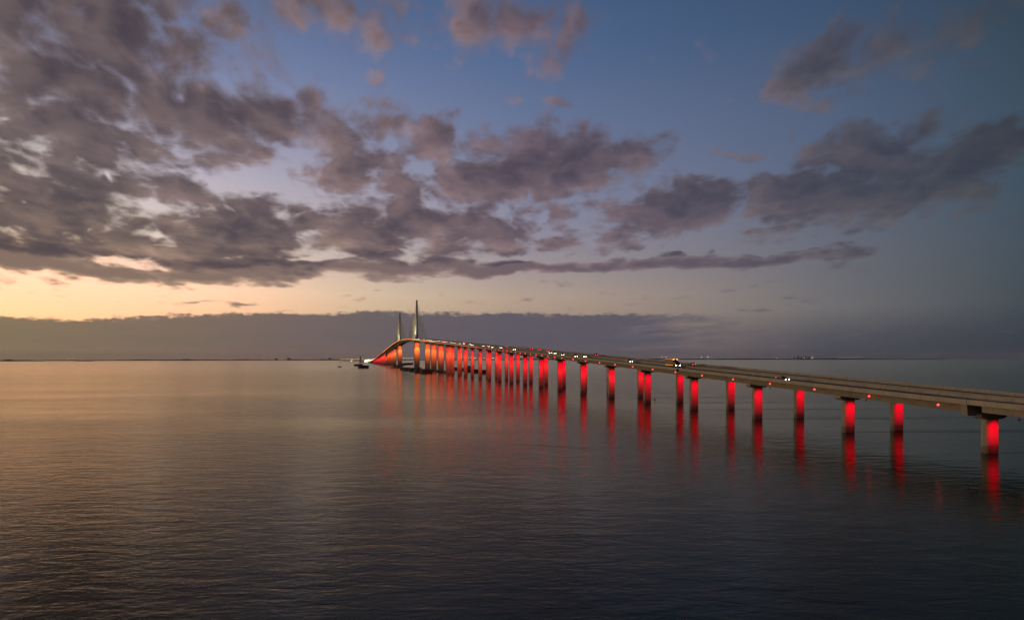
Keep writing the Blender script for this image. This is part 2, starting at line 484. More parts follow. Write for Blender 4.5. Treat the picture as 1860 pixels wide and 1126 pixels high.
# ------------------------------------------------------------------ water
DIRX, DIRY = -0.2590, 0.9659       # the bridge's run away from the camera
P0X, P0Y = 106.05, 142.7           # first near pier
def water_material():
    m, b, bs = new_mat("bay_water")
    pos = b.node('ShaderNodeNewGeometry').outputs['Position']
    x, y, z = b.sep(pos)
    flat = b.comb(x, y, 0.0)
    # long slow patches of calmer and rougher water
    pt = b.noise(b.vm('MULTIPLY', flat, (0.0045, 0.017, 0)), 1.0, 4.0, 0.55).outputs[0]
    patch = b.step(pt, 0.30, 0.72, a=0.55, b=1.25)
    # waves: short crests lying across the view, a little aslant
    def wave(rot, sx, sy, scale, det, rough):
        mp = b.node('ShaderNodeMapping')
        b._set(mp.inputs['Vector'], flat)
        mp.inputs['Rotation'].default_value = (0, 0, rad(rot))
        mp.inputs['Scale'].default_value = (sx, sy, 1)
        return b.noise(mp.outputs[0], scale, det, rough, dist=0.3).outputs[0]
    w1 = wave(7, 0.42, 1.0, 0.44, 4.0, 0.5)
    w2 = wave(-12, 0.55, 1.0, 1.5, 4.0, 0.58)
    w3 = wave(20, 0.6, 1.0, 0.13, 2.0, 0.5)
    h = b.add(b.mul(w1, 0.135), b.mul(w2, 0.058))
    h = b.mul(h, patch)
    # the open bay beyond the bridge lies calmer
    h = b.mul(h, b.step(y, 60.0, 450.0, a=0.85, b=0.64))
    h = b.add(h, b.mul(w3, 0.10))
    # wakes the tide draws out from each pier, towards +x
    def wake(off):
        t = b.m('DIVIDE', b.sub(y, P0Y + off), 39.75)
        k = b.m('ROUND', t)
        dist = b.m('ABSOLUTE', b.mul(b.sub(t, k), 39.75))
        xp = b.add(b.mul(b.add(b.mul(k, 39.75), off), -0.2682), P0X + off * 4.05)
        along = b.sub(x, xp)
        wid = b.add(b.mul(along, 0.03), 0.7)
        band = b.step(b.m('DIVIDE', dist, wid), 1.0, 0.3)
        return b.mul(band, b.mul(b.step(along, 0.0, 4.0), b.step(along, 90.0, 25.0)))
    wk = b.m('MAXIMUM', wake(0.0), wake(4.4))
    wk = b.mul(wk, b.step(y, 900.0, 500.0))
    # one tide line crossing the foreground
    tl = b.m('ABSOLUTE', b.add(b.add(y, b.mul(x, 0.47)), b.add(-158.6, b.mul(b.sub(b.noise(flat, 0.25, 2.0).outputs[0], 0.5), 3.0))))
    tl = b.mul(b.step(tl, 0.9, 0.2), b.mul(b.step(x, 0.0, 3.0), b.step(x, 22.0, 17.0)))
    wk = b.m('MAXIMUM', wk, tl)
    w4 = wave(35, 0.9, 1.0, 2.6, 2.0, 0.6)
    h = b.add(h, b.mul(b.mul(w4, wk), 0.16))
    bp = b.node('ShaderNodeBump')
    bp.inputs['Strength'].default_value = 1.0
    bp.inputs['Distance'].default_value = 1.0
    b._set(bp.inputs['Height'], h)
    # turbid bay water: a dark body under a skin that mirrors by the angle; golden light is tinted into its reflection colour
    t = b.t
    t.nodes.remove(bs)
    dif = b.node('ShaderNodeBsdfDiffuse')
    dif.inputs['Color'].default_value = (0.010, 0.013, 0.010, 1)
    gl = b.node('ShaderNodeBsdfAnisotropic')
    gl.inputs['Color'].default_value = (0.98, 0.95, 0.81, 1)  # warm tint gilds all reflections, not the water's own colour
    # far off, the waves are too small to tell and only spread the mirror
    b._set(gl.inputs['Roughness'], b.step(y, 60.0, 1500.0, 'LINEAR', a=0.06, b=0.165))
    fr = b.node('ShaderNodeFresnel')
    fr.inputs['IOR'].default_value = 1.24
    for n in (dif, gl, fr):
        t.links.new(bp.outputs[0], n.inputs['Normal'])
    mx = b.node('ShaderNodeMixShader')
    t.links.new(fr.outputs[0], mx.inputs[0]); t.links.new(dif.outputs[0], mx.inputs[1]); t.links.new(gl.outputs[0], mx.inputs[2])
    out = next(n for n in t.nodes if n.type == 'OUTPUT_MATERIAL')
    t.links.new(mx.outputs[0], out.inputs['Surface'])
    return m

def build_water():
    bm = bmesh.new()
    rs = [0.0] + [10 * 1.13 ** i for i in range(69)]
    rs = [r for r in rs if r < 20000] + [20000]
    n = 128
    prev = None
    for r in rs:
        if r == 0:
            ring = [bm.verts.new((0, 0, 0))]
        else:
            ring = [bm.verts.new((r * math.sin(2 * math.pi * i / n), r * math.cos(2 * math.pi * i / n), drop(r, 0))) for i in range(n)]
        if prev is not None:
            for i in range(n):
                j = (i + 1) % n
                if len(prev) == 1:
                    bm.faces.new((prev[0], ring[j], ring[i]))
                else:
                    bm.faces.new((prev[i], prev[j], ring[j], ring[i]))
        prev = ring
    me = bpy.data.meshes.new("water")
    bm.to_mesh(me); bm.free()
    for p in me.polygons:
        p.use_smooth = True
    o = bpy.data.objects.new("water", me)
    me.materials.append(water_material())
    COL.objects.link(o)
    if me.polygons[0].normal.z < 0:
        me.flip_normals()
    tag(o, kind='structure')
build_water()

# ------------------------------------------------------------------ bridge
U = Vector((DIRX, DIRY, 0)); V = Vector((DIRY, -DIRX, 0))
def at(s, v, z=0.0):
    return Vector((P0X, P0Y, 0)) + U * s + V * v + Vector((0, 0, z))
MID = 1356.0
GAP = 17.0                       # near to far carriageway, centre to centre
def top_z(s):                    # top of the outer parapet
    if s > MID:
        s = 2 * MID - s
    if s < 7.5:
        return 12.1 - 0.029 * (7.5 - s)
    if s <= 1114:
        return 12.1 + 0.042 * (s - 7.5)
    t = s - 1114; L = MID - 1114
    return 12.1 + 0.042 * 1106.5 + 0.042 * t - 0.042 * t * t / (2 * L)
def road_z(s):
    return top_z(s) - 0.85
def samples(a, b, step=10.3):
    n = max(1, int(math.ceil((b - a) / step)))
    return [a + (b - a) * i / n for i in range(n + 1)]
def sweep(prof, a, b, step=10.3):
    """prof: (v, dz from road) points, swept along the bridge"""
    mb = MB()
    mb.quad_strip([[at(s, v, road_z(s) + dz) for v, dz in prof] for s in samples(a, b, step)])
    return mb

S0, S1, S2, S3 = 0.0, 741.0, 2 * MID - 741.0, 2 * MID    # ends of the twin and the wide decks
bridge = thing("cable_stayed_bridge",
    "long pale concrete cable-stayed bridge with red lit piers and two tall pylons crossing the bay",
    "bridge", at(0, 8.5, 0))
bridge_inv = Matrix.Translation(-bridge.location)
def part(mb, name, mat, parent=None, smooth=False):
    o = mb.build(name, mat, None, smooth)
    o.parent = parent or bridge
    o.data.transform(bridge_inv)
    return o

def deck_prof(c, hw, depth, hb, tip=0.25):
    # wings, webs and soffit of a box girder; flat road top
    return [(c - hw, -tip), (c - hw, 0), (c + hw, 0), (c + hw, -tip), (c + hb + 0.75, -0.62), (c + hb, -depth), (c - hb, -depth), (c - hb - 0.75, -0.62)]
def twin_box(a, b):
    for c in (0.0, GAP):
        part(sweep(deck_prof(c, 6.45, 2.3, 3.3), a, b), "box_girder", M_GIRD)
twin_box(S0 + 0.1, S1); twin_box(S2, S3 - 0.1)
part(sweep(deck_prof(8.5, 14.95, 4.3, 5.2, 0.4), S1, S2), "box_girder", M_GIRD)
# low trestle spans beyond each end, on shallower beams set under the slab
def trestle(a, b):
    for c in (0.0, GAP):
        part(sweep([(c - 6.45, -0.25), (c - 6.45, 0), (c + 6.45, 0), (c + 6.45, -0.25)], a, b), "deck_slab", M_GIRD)
        for q in (-4.9, -1.7, 1.7, 4.9):
            part(sweep([(c + q - 0.45, -1.75), (c + q - 0.45, -0.26), (c + q + 0.45, -0.26), (c + q + 0.45, -1.75)], (a + 0.4 if a > 0 else a), (b if a > 0 else b - 2.4)), "beam", M_GIRD)
trestle(-190.0, -0.1); trestle(S3 + 0.1, S3 + 110.0)
# end diaphragm where the box stops over the first pier
for c in (0.0, GAP):
    for s in (S0, S3):
        mb = MB()
        a, b = (s + 0.1, s + 1.6) if s == S0 else (s - 1.6, s - 0.1)
        mb.quad_strip([[at(q, v, road_z(q) + dz) for v, dz in ((c - 6.3, -0.28), (c + 6.3, -0.28), (c + 6.1, -2.75), (c - 6.1, -2.75))] for q in (a, b)])
        part(mb, "end_diaphragm", M_GIRD)
# road surface and paint, each sheet a few mm over the one below
def road(a, b, v0, v1):
    r = MB()
    r.quad_strip([[at(s, v0, road_z(s) + 0.004), at(s, v1, road_z(s) + 0.004)] for s in samples(a, b)], close=False, caps=False)
    return part(r, "road_surface", M_ROAD)
for a, b in ((-190.0, S1), (S2, S3 + 110)):
    for c in (0.0, GAP):
        road(a, b, c - 6.0, c + 6.0)
road(S1, S2, -6.0, 8.2); road(S1, S2, 8.8, 23.0)
# parapets: a sloped safety shape, joints every deck segment
def parapet(a, b, v, side):
    p = [(v, -0.02), (v, 0.85), (v + side * 0.22, 0.85), (v + side * 0.28, 0.33), (v + side * 0.42, 0.10), (v + side * 0.42, 0.006)]
    # outer lip drops over the slab edge
    p[0] = (v - side * 0.03, -0.27); p[1] = (v - side * 0.03, 0.85)
    part(sweep(p + [(v, 0.006), (v, -0.27)], a, b), "parapet", M_PARA)
for a, b in ((-190.0, -0.06), (0.06, S1 - 0.05), (S2 + 0.05, S3 - 0.06), (S3 + 0.06, S3 + 110)):
    parapet(a, b, -6.45, 1); parapet(a, b, 6.45, -1)
    parapet(a, b, GAP - 6.45, 1); parapet(a, b, GAP + 6.45, -1)
parapet(S1, S2, -6.45, 1); parapet(S1, S2, GAP + 6.45, -1)
part(sweep([(8.2, 0.004), (8.3, 0.8), (8.7, 0.8), (8.8, 0.004)], S1, S2), "median_barrier", M_PARA)

# piers
def rounded(hx, hy, r, n=4):
    pts = []
    for cx, cy, a0 in ((hx - r, hy - r, 0), (-hx + r, hy - r, 90), (-hx + r, -hy + r, 180), (hx - r, -hy + r, 270)):
        for i in range(n + 1):
            a = rad(a0 + 90 * i / n)
            pts.append((cx + r * math.cos(a), cy + r * math.sin(a)))
    return pts
def column(s, v, ha, hb, z0, z1, r, flare=0.0):
    """ha half-length along the bridge, hb half-width across it"""
    prof = rounded(hb, ha, r)
    zs = [(z0, 1.0), (z1, 1.0)]
    mb = MB()
    mb.quad_strip([[at(s, v) + V * (px * k) + U * (py * k) + Vector((0, 0, z)) for px, py in prof] for z, k in zs])
    return mb
PIER_W = 104.0
def red(t):
    """0 red .. 1 orange"""
    a = (1.0, 0.0, 0.022); m = (1.0, 0.062, 0.034); b = (1.0, 0.185, 0.04)
    if t < 0.5:
        return tuple(x + (y - x) * t * 2 for x, y in zip(a, m))
    return tuple(x + (y - x) * (t - 0.5) * 2 for x, y in zip(m, b))
def hue_at(s):
    d = abs(s - MID) - 186
    return max(0.0, min(1.0, 1.0 - max(0.0, d - 60) / 760.0))
def spot(name, src, d, col, watts, half, blend=0.6):
    L = bpy.data.lights.new(name, 'SPOT')
    L.color = col
    L.spot_size = 2 * half
    L.spot_blend = blend
    L.shadow_soft_size = 0.15
    L.energy = watts
    o = bpy.data.objects.new(name, L)
    COL.objects.link(o)
    o.parent = bridge
    o.location = src + d * 0.12 - bridge.location
    o.rotation_euler = d.to_track_quat('-Z', 'Y').to_euler()
    o["kind"] = "structure"
def pier_light(p, s, v, zt, zb, hw, soff):
    """floodlights bracketed under the deck a little way off the pier, washing down its shaft"""
    zb = max(0.0, zb)
    h = zt - zb
    back = max(6.4, min(16.0, 0.33 * h + 3.4))
    src = at(s - back, v, 0)
    src.z = road_z(s - back) - (road_z(s) - soff) - 0.75
    t = hue_at(s)
    top = math.atan2(src.z - zt + 0.05 * h, back)
    bot = math.atan2(src.z - zb + 0.28 * h, back)
    if h > 16:
        bot = math.atan2(src.z - zt + 0.85 * h, back)
    pitch = 0.5 * (top + bot)
    d = (U * math.cos(pitch) - Vector((0, 0, 1)) * math.sin(pitch)).normalized()
    mb = MB()
    mb.tube(src + Vector((0, 0, 1.4)), src + Vector((0, 0, 0.05)), 0.05)
    mb.tube(src - d * 0.35, src + d * 0.05, 0.12, 0.22)
    part(mb, "floodlight", M_STEEL, p)
    boost = 1.0 + 0.4 * min(1.0, h / 30)
    spot("pier_spot", src, d, red(t), PIER_W * back * back * boost * (1 - 0.25 * t), 0.5 * (bot - top) * 1.12, 1.0)
    if h > 16:
        top = math.atan2(src.z - zt + 0.25 * h, back)
        bot = math.atan2(src.z - zb + 0.2 * h, back)
        pitch = 0.5 * (top + bot)
        d = (U * math.cos(pitch) - Vector((0, 0, 1)) * math.sin(pitch)).normalized()
        spot("pier_spot", src, d, red(min(1.0, t + 0.12)), 34.0 * (0.78 * h) ** 3 / back, 0.5 * (bot - top) * 1.1, 0.9)

def approach_pier(s, v, lit=True):
    zt = road_z(s) - 2.3
    p = part(column(s, v, 1.0, 1.75, -6.0, zt - 1.2, 0.7), "pier", M_PIER)
    # hammerhead cap with chamfered undersides
    mb = MB()
    prof = [(-3.6, -0.003), (3.6, -0.003), (3.6, -0.65), (2.5, -1.21), (-2.5, -1.21), (-3.6, -0.65)]
    mb.quad_strip([[at(s + q, v + pv, zt + dz) for pv, dz in prof] for q in (-1.15, 1.15)])
    part(mb, "pier_cap", M_CONC, p)
    if lit:
        pier_light(p, s, v, zt - 1.2, 0.0, 1.75, zt)
    return p
def wide_pier(s, ha, hb):
    zt = road_z(s) - 4.3
    p = part(column(s, 8.5, ha, hb, 2.6, zt + 0.02, 0.9), "pier", M_PIER)
    part(column(s, 8.5, ha + 3.0, hb + 3.5, -5.0, 2.6, 1.2), "footing", M_PIER, p)
    pier_light(p, s, 8.5, zt, 2.6, hb, zt)
    return p
for k in range(0, 19):
    for v in (0.0, GAP):
        approach_pier(41.15 * k if k < 18 else 738.0, v)
for k in range(0, 19):
    for v in (0.0, GAP):
        approach_pier(2 * MID - (41.15 * k if k < 18 else 738.0), v)
MAINS = [(784, 1.9, 4.5), (857, 1.9, 4.5), (933, 1.9, 4.5), (1010, 2.1, 4.5), (1170, 3.2, 5.4)]
for s, ha, hb in MAINS:
    wide_pier(s, ha, hb)
    wide_pier(2 * MID - s, ha, hb)
# trestle bents at the two ends
for s in (-32, -64, -96, -128, -160, S3 + 35, S3 + 70):
    for v in (0.0, GAP):
        zt = road_z(s) - 1.75
        p = part(column(s, v, 0.8, 1.5, -6, zt - 1.0, 0.3), "pier", M_PIER)
        mb = MB()
        mb.quad_strip([[at(s + q, v + pv, zt + dz) for pv, dz in ((-5.9, -0.003), (5.9, -0.003), (5.9, -0.6), (3, -1.01), (-3, -1.01), (-5.9, -0.6))] for q in (-0.9, 0.9)])
        part(mb, "pier_cap", M_CONC, p)

# pylons and stays
for s in (1170.0, 2 * MID - 1170.0):
    zr = road_z(s)
    mb = MB()
    prof = [(-1.0, 0), (0.0, 0), (1.0, 0)]
    rings = []
    for z, hb, ha in ((zr - 0.05, 2.2, 4.6), (zr + 20, 2.0, 4.3), (zr + 60, 1.6, 3.7), (136.0, 1.4, 3.2)):
        rings.append([at(s, 8.5, z) + V * px + U * py for px, py in rounded(hb, ha, 1.1, 4)])
    mb.quad_strip(rings)
    py_o = part(mb, "pylon", M_PYL)
    mb = MB()
    mb.tube(at(s, 8.5, 136), at(s, 8.5, 139.5), 0.12, 0.05, 6)
    mb.ball(at(s, 8.5, 136.7), 0.35)
    part(mb, "aircraft_beacon", M_STEEL, py_o)
    for i in range(21):
        f = (i + 1) / 21.0
        za = zr + 26 + 48 * f
        for sg in (-1, 1):
            sb = s + sg * (12 + 156 * f)
            mb = MB()
            mb.tube(at(s + sg * 1.8, 8.5, za), at(sb, 8.5, road_z(sb) + 0.75), 0.13, n=6)
            part(mb, "stay_cable", M_STAY)
    # floodlights on the roadway that wash the pylon and the span side stays
    for sp, aim, w_, half in ((at(s + 0.4, -5.4, zr + 1.2), at(s + 0.2, 7.0, zr + 22), 130000, 36),
                              (at(s + 20.0, -5.4, zr + 1.2), at(s + 44.0, 8.5, zr + 14), 150000, 36),
                              (at(s + 14.0, -5.4, zr + 1.2), at(s + 20.0, 8.5, zr + 26), 90000, 34)):
        mb = MB()
        mb.box((0, 0, 0), (0.5, 0.5, 0.4), Matrix.Translation(sp), 0.05)
        mb.tube(sp - Vector((0, 0, 0.4)), sp - Vector((0, 0, 0.15)), 0.06, n=6)
        part(mb, "uplight", M_STEEL)
        spot("pylon_spot", sp + Vector((0, 0, 0.3)), (aim - sp).normalized(), (0.92, 0.98, 1.0), w_ * 0.6, rad(half), 0.9)
# cable box hung on the outside of the near parapet
part(MB().box((0, 0, 0), (0.9, 0.5, 0.9), Matrix.Translation(at(124.5, -6.85, road_z(124.5) - 0.1)), 0.06), "cable_box", M_STEEL)
# slim weather mast on the deck
s = 707.0
mb = MB()
mb.tube(at(s, -6.2, road_z(s) + 0.8), at(s, -6.2, road_z(s) + 16.5), 0.14, 0.06, 6)
mb.box((0, 0, 0), (0.7, 0.5, 0.9), Matrix.Translation(at(s, -6.0, road_z(s) + 1.4)), 0.05)
tag(mb.build("mast", M_STEEL), "thin dark weather mast standing on the deck edge before the near pylon", "mast")

# ------------------------------------------------------------------ things
ORD = ["first", "second", "third", "fourth", "fifth", "sixth", "seventh", "eighth", "ninth", "tenth", "eleventh", "twelfth",
       "thirteenth", "fourteenth", "fifteenth", "sixteenth", "seventeenth", "eighteenth", "nineteenth"]
TENS = {20: "twent", 30: "thirt", 40: "fort", 50: "fift"}
WORD = {20: "twenty", 30: "thirty", 40: "forty", 50: "fifty"}
def ordinal(i):                      # 1-based
    if i <= 19:
        return ORD[i - 1]
    t, u = i // 10 * 10, i % 10
    return TENS[t] + "ieth" if u == 0 else WORD[t] + "-" + ORD[u - 1]

E_RED = emit("red_lamp", (1.0, 0.035, 0.035), 5.5, True)
E_RED2 = emit("red_lamp_mid", (1.0, 0.15, 0.08), 5.0, True)
E_ORG = emit("orange_lamp", (1.0, 0.33, 0.10), 5.0)
E_HEAD = emit("headlight", (1.0, 0.93, 0.74), 32.0)
E_TAIL = emit("taillight", (1.0, 0.02, 0.03), 9.0)
E_AMB = emit("amber_marker", (1.0, 0.38, 0.05), 5.0)
E_LAMP = emit("shore_lamp_glow", (1.0, 0.78, 0.42), 5.0)
E_LAMPW = emit("shore_lamp_white", (1.0, 0.90, 0.66), 15.0)
E_WIN = emit("lit_window", (1.0, 0.72, 0.38), 1.2)

# small floodlights along the near edge of the deck
LS = []
s = -11.9
while s < 262:
    LS.append(s); s += 20.0
s = 268.1
while s < 2 * MID:
    if abs(s - MID) > 3:
        LS.append(s)
    s += 13.6
protos = {}
for i, s in enumerate(LS):
    zone = 0 if s < 520 else (1 if s < 800 else 2)
    if s > 2 * MID - 700:
        zone = 1
    if zone not in protos:
        mb = MB()
        mb.tube((0, 0.0, 0.1), (0, -0.55, 0.12), 0.06)
        mb.tube((0, -0.55, -0.05), (0, -0.55, 0.3), 0.2, 0.2, 10)
        o = mb.build("edge_floodlight", M_STEEL)
        r = (0.25, 0.30, 0.36)[zone]
        ln = MB().ball((0, -0.72, -0.08), r, 10, 6).build("lens", (E_RED, E_RED2, E_ORG)[zone], o, True)
        protos[zone] = o
    else:
        o = copy_tree(protos[zone])
    tip = -0.95 if not (S1 < s < S2) else -0.75
    o.location = at(s, -6.05 if tip < -0.8 else -6.5, road_z(s) + tip)
    o.rotation_euler = (0, 0, math.atan2(V.y, V.x))
    n = i + 1
    if n <= 40:
        lab = "red floodlight on the near side of the deck, %s dot from the right end" % ordinal(n)
    elif s < 1170:
        lab = "tiny orange red light in the close row along the deck before the near pylon"
    else:
        lab = "tiny orange light in the unbroken glowing line along the deck beyond the near pylon"
    tag(o, lab, "floodlight", "lights along the near edge of the bridge deck" if n <= 40 else
        ("close set deck edge lights before the near pylon" if s < 1170 else "merged deck edge lights beyond the near pylon"))

# ---- vehicles
def paint(name, col):
    m, b, bs = new_mat(name)
    bs.inputs['Base Color'].default_value = (*col, 1)
    bs.inputs['Roughness'].default_value = 0.3
    bs.inputs['Coat Weight'].default_value = 0.5
    return m
M_GLASS = paint("car_glass", (0.012, 0.014, 0.016)); M_TYRE = plain("tyre", (0.02, 0.02, 0.02), 0.9)
M_RIM = plain("rim", (0.4, 0.4, 0.42), 0.35, 0.8)
def side_body(outline, w, taper=0.0):
    """outline in (y, z), extruded across x with a tucked-in edge"""
    mb = MB()
    cy = sum(p[0] for p in outline) / len(outline); cz = sum(p[1] for p in outline) / len(outline)
    rings = []
    for x, k in ((-w / 2, 0.955), (-w / 2 + 0.09, 1.0), (w / 2 - 0.09, 1.0), (w / 2, 0.955)):
        rings.append([(x, cy + (y - cy) * k, cz + (z - cz) * k) for y, z in outline])
    return mb.quad_strip(rings)
def make_car(kind, col, label):
    root = thing("car", label, "car")
    suv = kind == "suv"
    L = 4.7; h = 0.95 if suv else 0.82; top = 1.72 if suv else 1.42
    body = [(2.35, 0.28), (2.38, 0.62), (2.2, h - 0.08), (0.95, h + 0.06), (-1.55 if not suv else -2.3, h + 0.08), (-2.3, h), (-2.36, 0.5), (-2.3, 0.28)]
    b = side_body(body, 1.84).build("body", col, root)
    if suv:
        cab = [(0.95, h), (0.25, top - 0.06), (-0.2, top), (-1.9, top - 0.04), (-2.28, h)]
    else:
        cab = [(0.95, h), (0.1, top - 0.05), (-0.4, top), (-1.05, top - 0.05), (-1.75, h)]
    mb = MB()
    n = len(cab)
    mb.quad_strip([[(x * (1.0 if z < h + 0.1 else 0.86), y, z) for y, z in cab] for x in (-0.84, 0.84)])
    mb.build("cabin", M_GLASS, root)
    rf = MB().box((0, -0.75 if suv else -0.45, top - 0.005), (1.40, 1.7 if suv else 1.0, 0.06), None, 0.02).build("roof", col, root)
    for x in (-0.8, 0.8):
        for y in (1.42, -1.4):
            wl = MB().tube((x - 0.11, y, 0.33), (x + 0.11, y, 0.33), 0.33, n=14).build("wheel", M_TYRE, root)
            MB().tube((x - 0.118, y, 0.33), (x + 0.118, y, 0.33), 0.2, n=10).build("rim", M_RIM, wl)
    for x in (-0.68, 0.68):
        MB().ball((x * 0.94, 2.345, 0.55), 0.15, 10, 6, (1.0, 0.4, 0.75)).build("headlight", E_HEAD, root, True)
        MB().ball((x, -2.31, 0.74), 0.19, 10, 6, (1.1, 0.4, 0.8)).build("taillight", E_TAIL, root, True)
    return root
CARCOL = [paint("paint_charcoal", (0.03, 0.032, 0.036)), paint("paint_silver", (0.36, 0.37, 0.38)), paint("paint_white", (0.62, 0.62, 0.6)), paint("paint_navy", (0.02, 0.03, 0.07))]
car_protos = {}
def car(s, v, away, kind, ci, label, group):
    if (kind, ci) not in car_protos:
        c = make_car(kind, CARCOL[ci], label)
        car_protos[(kind, ci)] = c
    else:
        c = copy_tree(car_protos[(kind, ci)])
    c.location = at(s, v, road_z(s) + 0.015)
    grade = math.atan2(road_z(s + 1) - road_z(s - 1), 2.0)
    # the car's nose is +y: away cars follow U, oncoming cars face -U
    head = math.atan2(U.y, U.x) - math.pi / 2
    if away:
        c.rotation_euler = (grade, 0, head)
    else:
        c.rotation_euler = (-grade, 0, head + math.pi)
    tag(c, label, "car", group)
LA, LB = -1.25, 2.45               # near lanes, oncoming
FA, FB = GAP - 1.9, GAP + 1.7      # far lanes, going away
def s_at(px, v):
    """distance along the bridge where the line at offset v crosses bearing px (tangent * 1167 + 930)"""
    k = (px - 930) / 1167.0
    q = at(0, v)
    return (q.x - k * q.y) / (k * U.y - U.x)
ONC = [(1421, LA), (1143, LB), (1060, LB), (1044, LA), (1020, LA), (1006, LB), (998, LB), (933, LA), (909, LB), (894, LA), (886.5, LB), (877, LA),
       (857, LA), (853, LB), (842, LB), (835, LA), (825.5, LA), (819.5, LB), (810, LB), (805, LA), (799, LB), (796, LA), (793, LB), (789, LA), (785, LB), (781, LA), (776, LA), (769, LB), (760, LA), (757, LB), (753, LA), (750, LB)]
kinds = ["sedan", "suv"]
for i, (px, v) in enumerate(ONC):
    place = "nearest" if i == 0 else ordinal(i + 1) + " from the right"
    car(s_at(px, v), v, False, kinds[(i * 7 // 3) % 2], (i * 5 + i // 3) % 4,
        "oncoming car with bright white headlights on the near lanes, %s" % place, "oncoming cars on the near carriageway")
AWAY = [(1256, FB), (1081, FB), (994, FA), (977.5, FB), (964, FB), (950, FB), (919, FB), (846, FB), (843, FA), (832, FB), (806, FB)]
for i, (px, v) in enumerate(AWAY):
    place = "nearest" if i == 0 else ordinal(i + 1) + " from the right"
    car(s_at(px, v), v, True, kinds[i % 2], (i * 3) % 4,
        "dark car with red tail lights driving away on the far lanes, %s" % place, "cars driving away on the far carriageway")

# ---- box truck coming towards the camera
tr = thing("truck", "box truck with amber marker lights and headlights on the near lanes, among the cars", "truck")
side_body([(3.9, 0.45), (4.0, 1.3), (3.75, 1.6), (3.3, 2.55), (1.9, 2.62), (1.85, 0.5)], 2.3).build("cab", CARCOL[0], tr)
MB().box((0, 3.56, 2.02), (1.9, 0.06, 0.75), Matrix.Translation((0, 3.56, 2.02)) @ Matrix.Rotation(rad(-25), 4, 'X') @ Matrix.Translation((0, -3.56, -2.02)), 0.02).build("windscreen", M_GLASS, tr)
cb = MB().box((0, -1.7, 2.25), (2.5, 6.9, 2.75), None, 0.05).build("cargo_box", CARCOL[0], tr)
MB().box((0, -1.3, 0.68), (0.9, 6.8, 0.3), None, 0.02).build("chassis", M_STEEL, tr)
for x in (-0.95, 0.95):
    for y in (3.0, -2.6, -3.7):
        wl = MB().tube((x - 0.14, y, 0.5), (x + 0.14, y, 0.5), 0.5, n=16).build("wheel", M_TYRE, tr)
        MB().tube((x - 0.15, y, 0.5), (x + 0.15, y, 0.5), 0.28, n=10).build("rim", M_RIM, wl)
    MB().ball((x * 0.92, 3.98, 0.95), 0.2, 10, 6, (1, 0.5, 0.8)).build("headlight", E_HEAD, tr, True)
    MB().ball((x * 1.05, 1.76, 3.5), 0.2, 8, 5, (1.4, 0.5, 0.6)).build("marker_light", E_AMB, cb, True)
    MB().ball((x * 0.6, 1.76, 3.52), 0.17, 8, 5, (1.4, 0.5, 0.6)).build("marker_light", E_AMB, cb, True)
    MB().ball((x * 1.1, -5.17, 1.05), 0.17, 8, 5, (1, 0.5, 0.8)).build("taillight", E_TAIL, tr, True)
for y in (1.2, -0.6, -2.3, -4.2):
    for x in (-1.26, 1.26):
        MB().ball((x, y, 1.0), 0.14, 8, 5, (0.5, 1.8, 0.8)).build("marker_light", E_AMB, cb, True)
        MB().ball((x, y, 3.45), 0.10, 8, 5, (0.5, 1.8, 0.8)).build("marker_light", E_AMB, cb, True)
s = s_at(1231, LB) + 3.9
tr.location = at(s, LB, road_z(s) + 0.015)
tr.rotation_euler = (-0.042, 0, math.atan2(U.y, U.x) + math.pi / 2)

# ---- dolphins: round sheet pile cells with a concrete cap guarding the piers
def dolphin(x, y, r, h, label, group):
    z = drop(x, y)
    d = MB()
    n = 48
    # the sheet piles make a fluted wall
    rings = []
    for zz in (-4.0, h - 1.1):
        rings.append([(math.cos(2 * math.pi * i / n) * r * (1.0 - 0.015 * (i % 2)), math.sin(2 * math.pi * i / n) * r * (1.0 - 0.015 * (i % 2)), zz) for i in range(n)])
    d.quad_strip(rings)
    root = thing("dolphin", label, "dolphin", (x, y, z), 0, group)
    d.build("pile_wall", M_DOLPH, root)
    c = MB()
    c.lathe((0, 0, 0), [(r + 0.25, h - 1.1), (r + 0.25, h - 0.12), (r + 0.1, h), (0.05, h + 0.12)], 40)
    c.build("cap", M_DOLPH, root)
    return root
def by(px, y):
    return (px - 930) / 1167.0 * y
G1 = "round dark dolphins in front of the near pylon"
front = [(774, 905, 8.6, 5.4, "large dark round dolphin in front of the pylon pier, rightmost and nearest of its row"),
         (763, 960, 8.6, 5.4, "dark round dolphin just left of the nearest one in front of the pylon pier"),
         (752, 1040, 8.6, 5.2, "dark round dolphin in the middle of the row before the pylon pier"),
         (742, 1110, 8.6, 5.0, "dark round dolphin second from the left in the row before the pylon pier"),
         (735, 1165, 8.6, 5.0, "dark round dolphin leftmost of the row before the pylon pier"),
         (718.5, 1420, 10.5, 2.6, "low dark dolphin lying left of the row before the pylon pier")]
for px, y, r, h, lab in front:
    dolphin(by(px, y), y, r, h, lab, G1)
G2 = "dark dolphins seen between the far piers"
back_ = [(878.5, 885, 6.5, 5.2, "dark dolphin behind the bridge piers, rightmost of its row"),
         (866, 935, 7.0, 5.2, "dark dolphin behind the bridge piers, second from the right"),
         (853, 1000, 7.0, 5.2, "dark dolphin behind the bridge piers, third from the right"),
         (841, 1070, 7.5, 5.2, "dark dolphin behind the bridge piers, fourth from the right"),
         (829, 1140, 7.5, 5.2, "dark dolphin behind the bridge piers, leftmost of its row"),
         (855.5, 1390, 7.5, 5.2, "small dark dolphin farther off above the row behind the piers")]
for px, y, r, h, lab in back_:
    dolphin(by(px, y), y, r, h, lab, G2)
dolphin(by(660, 1400), 1400, 11.5, 6.2, "large dark dolphin alone in open water left of the bridge, nearer of the pair", "pair of dolphins left of the bridge")
twr_y = 1800
